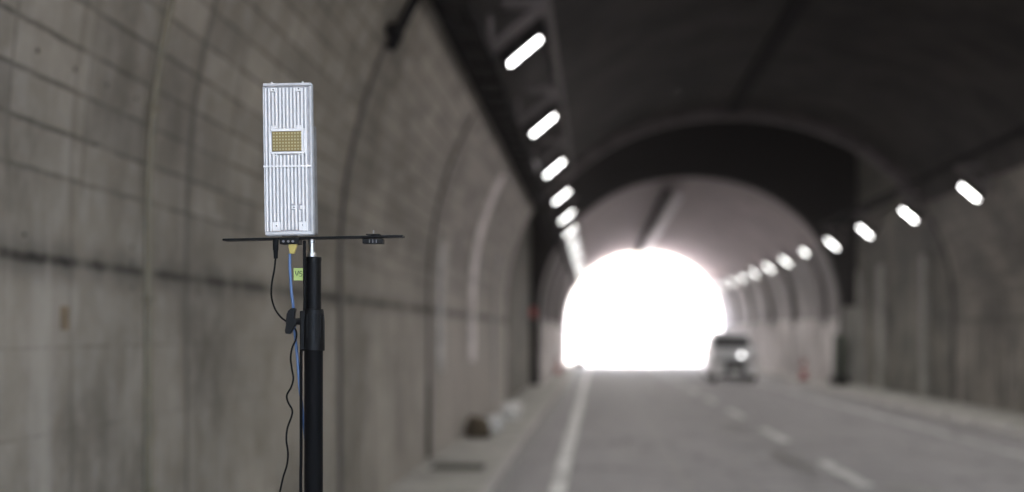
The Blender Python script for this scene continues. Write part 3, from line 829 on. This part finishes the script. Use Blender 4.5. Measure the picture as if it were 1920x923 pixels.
# frame around the gold patch, cross ridge
for c, d in (((543.5, 246), (66, 5)), ((543.5, 288.5), (66, 4)), ((512, 267), (3, 46)), ((574.5, 267), (3, 46)), ((541.5, 313.5), (88, 3.4))):
    mb.box((X(c[0]), -.0031, Z(c[1])), (d[0]*U, .0058, d[1]*U))
mb.build('fins', M['dev_white'], pn, bevel=.0006)
mb = MB()
# outer frame
for c, d in (((543, 161.5), (88, 5)), ((543, 437.5), (88, 6)), ((499.5, 300), (2.6, 270)), ((586.3, 300), (3.6, 270))):
    mb.box((X(c[0]), -.0026, Z(c[1])), (d[0]*U, .0052, d[1]*U))
mb.build('rim_frame', M['dev_rim'], pn, bevel=.0006)
ap = MB().box((X(543), -.0032, Z(267)), (57*U, .003, 36.5*U)).build('antenna_patch', M['gold'], dv)
mb = MB()
for i in range(10):
    for j in range(6):
        mb.box((X(517.8 + i*5.6), -.0050, Z(252.2 + j*5.9)), (2.5*U, .0006, 2.5*U))
mb.build('antenna_dots', M['gold_dot'], ap)
mb = MB()
for px, py in ((518, 171), (565, 170), (520, 290.5), (567.5, 290.5), (520, 424), (569, 423), (553, 390)):
    mb.tube([(X(px), -.0046, Z(py)), (X(px), -.0055, Z(py))], 1.3*U, 10)
mb.build('screw', M['hole'], dv)
for px in (513, 570.5):
    MB().tube([(X(px), .006, DH - .002), (X(px), .006, DH + .0030)], [.0022, .0016], 12).build('top_screw', M['dev_white'], dv, smooth=True)

# cables
def cable(name, pts, r, mat, label, cat='cable'):
    p0 = P(*pts[0]); t = thing(name, label, cat, p0)
    Q = spline([rel(P(*q), t) for q in pts], 10)
    MB().tube(Q, r, 12).build('cord', mat, t, smooth=True)
    return t
pc = cable('power_cable', [(517,480,-.016),(514.5,505,-.016),(510,530,-.016),(509,555,-.014),(515,578,-.010),(526,594,-.004),(537,603,.004),(549,612,.010),(555.5,622,.004),(555,636,-.004),(548,652,-.010),(545,672,-.012),(547.5,693,-.012),(550,710,-.012),(546,726,-.012),(538,741,-.012),(540,754,-.012),(547.5,768,-.012),(547,780,-.012),(539,803,-.012),(537,825,-.012),(540,850,-.012),(538,872,-.012),(531,895,-.012),(525,922,-.012),(516,960,-.01),(512,1050,0),(520,1300,.02),(500,1800,.06),(470,2280,.10),(380,2358,.14)], .0016, M['rubber'], 'thin black wavy power cable hanging left of the stand')
cn = MB(); pcl = pc.location
a = P(516.8, 447, -.016) - pcl; 
cn.tube([a, a + Vector((0,0,-.004)), a + Vector((.0001,0,-.020)), a + Vector((.0002,0,-.0205)), a + Vector((.0003,0,-.0345)), a + Vector((.0004,0,-.035))], [.0040,.0050,.0048,.0042,.0035,.0020], 16)
cn.build('plug', M['rubber'], pc, smooth=True)
ec = cable('network_cable', [(543.5,476,-.006),(543.5,500,-.006),(545,525,-.006),(546.5,548,-.006),(549.5,572,-.004),(551,595,.006),(553,625,.012),(556,655,.014),(559,690,.014),(561.5,722,.014),(566,760,.016),(575,850,.03),(585,1000,.04),(590,1400,.05),(600,2000,.06),(650,2340,.10)], .0026, M['blue'], 'blue network cable dropping behind the wing knob')
b0 = P(548, 458, -.007) - ec.location
bb = MB(); zz = [0, -.004, -.0155]
V8 = []
for z, xa, xb, d in ((0.001, -.0055, .0098, .005), (-.004, -.0055, .0080, .005), (-.0165, -.0035, .0040, .0035)):
    V8 += [b0 + Vector((xa, -d, z)), b0 + Vector((xb, -d, z)), b0 + Vector((xb, d, z)), b0 + Vector((xa, d, z))]
bb.add(V8, [(0,1,2,3), (11,10,9,8)] + [(i*4+k, i*4+(k+1)%4, i*4+4+(k+1)%4, i*4+4+k) for i in range(2) for k in range(4)])
bb.build('plug', M['yellow'], ec, bevel=.0008)
b2 = cable('sensor_cable', [(571,452,-.006),(571,480,-.012),(571,520,-.012),(571.5,560,-.012),(570,600,-.002),(566,640,.014),(564.5,680,.012),(564.5,760,.012),(564.5,860,.012),(564,930,.012),(566,1300,.014),(575,2000,.03),(560,2345,.12)], .0027, M['rubber'], 'straight black cable running down the left side of the pole')
tg = thing('cable_tag', 'yellow-green tape tag with handwritten V5 beside the pole top', 'tag', P(560, 514.5, -.011))
MB().box((0, 0, 0), (18.5*U, .0006, 23*U)).build('tape', M['tag'], tg, bevel=.0002)
def stroke(mb, pts, r=.00062): mb.tube([Vector(((px-560)*U, -.0006, (514.5-py)*U)) for px, py in pts], r, 6)
mb = MB()
stroke(mb, [(553.5,508),(554.5,513),(557,517.5),(558.5,513),(560,508)])
stroke(mb, [(566.5,509),(562.5,509),(562,513)]); stroke(mb, [(562,513),(565,513),(566.6,515.5),(565,518.2),(561.8,518)])
mb.build('writing', M['ink'], tg)

# ------------------------------------------------------------------ haze added to give the glow round the far portal
m = NT('glow_haze')
m.t.nodes.remove(m.b)
pv = m.n('ShaderNodeVolumePrincipled')
pv.inputs['Color'].default_value = (1, .93, .95, 1)
pv.inputs['Density'].default_value = .0011
pv.inputs['Anisotropy'].default_value = .75
m.t.links.new(pv.outputs[0], m.t.nodes['Material Output'].inputs['Volume'])
hz = MB().box((0, 1450, 5.5), (3060, 4200, 40)).build('haze', m.mat)
tag(hz, 'thin pinkish haze added for the glow round the far portal', 'haze', kind='stuff')
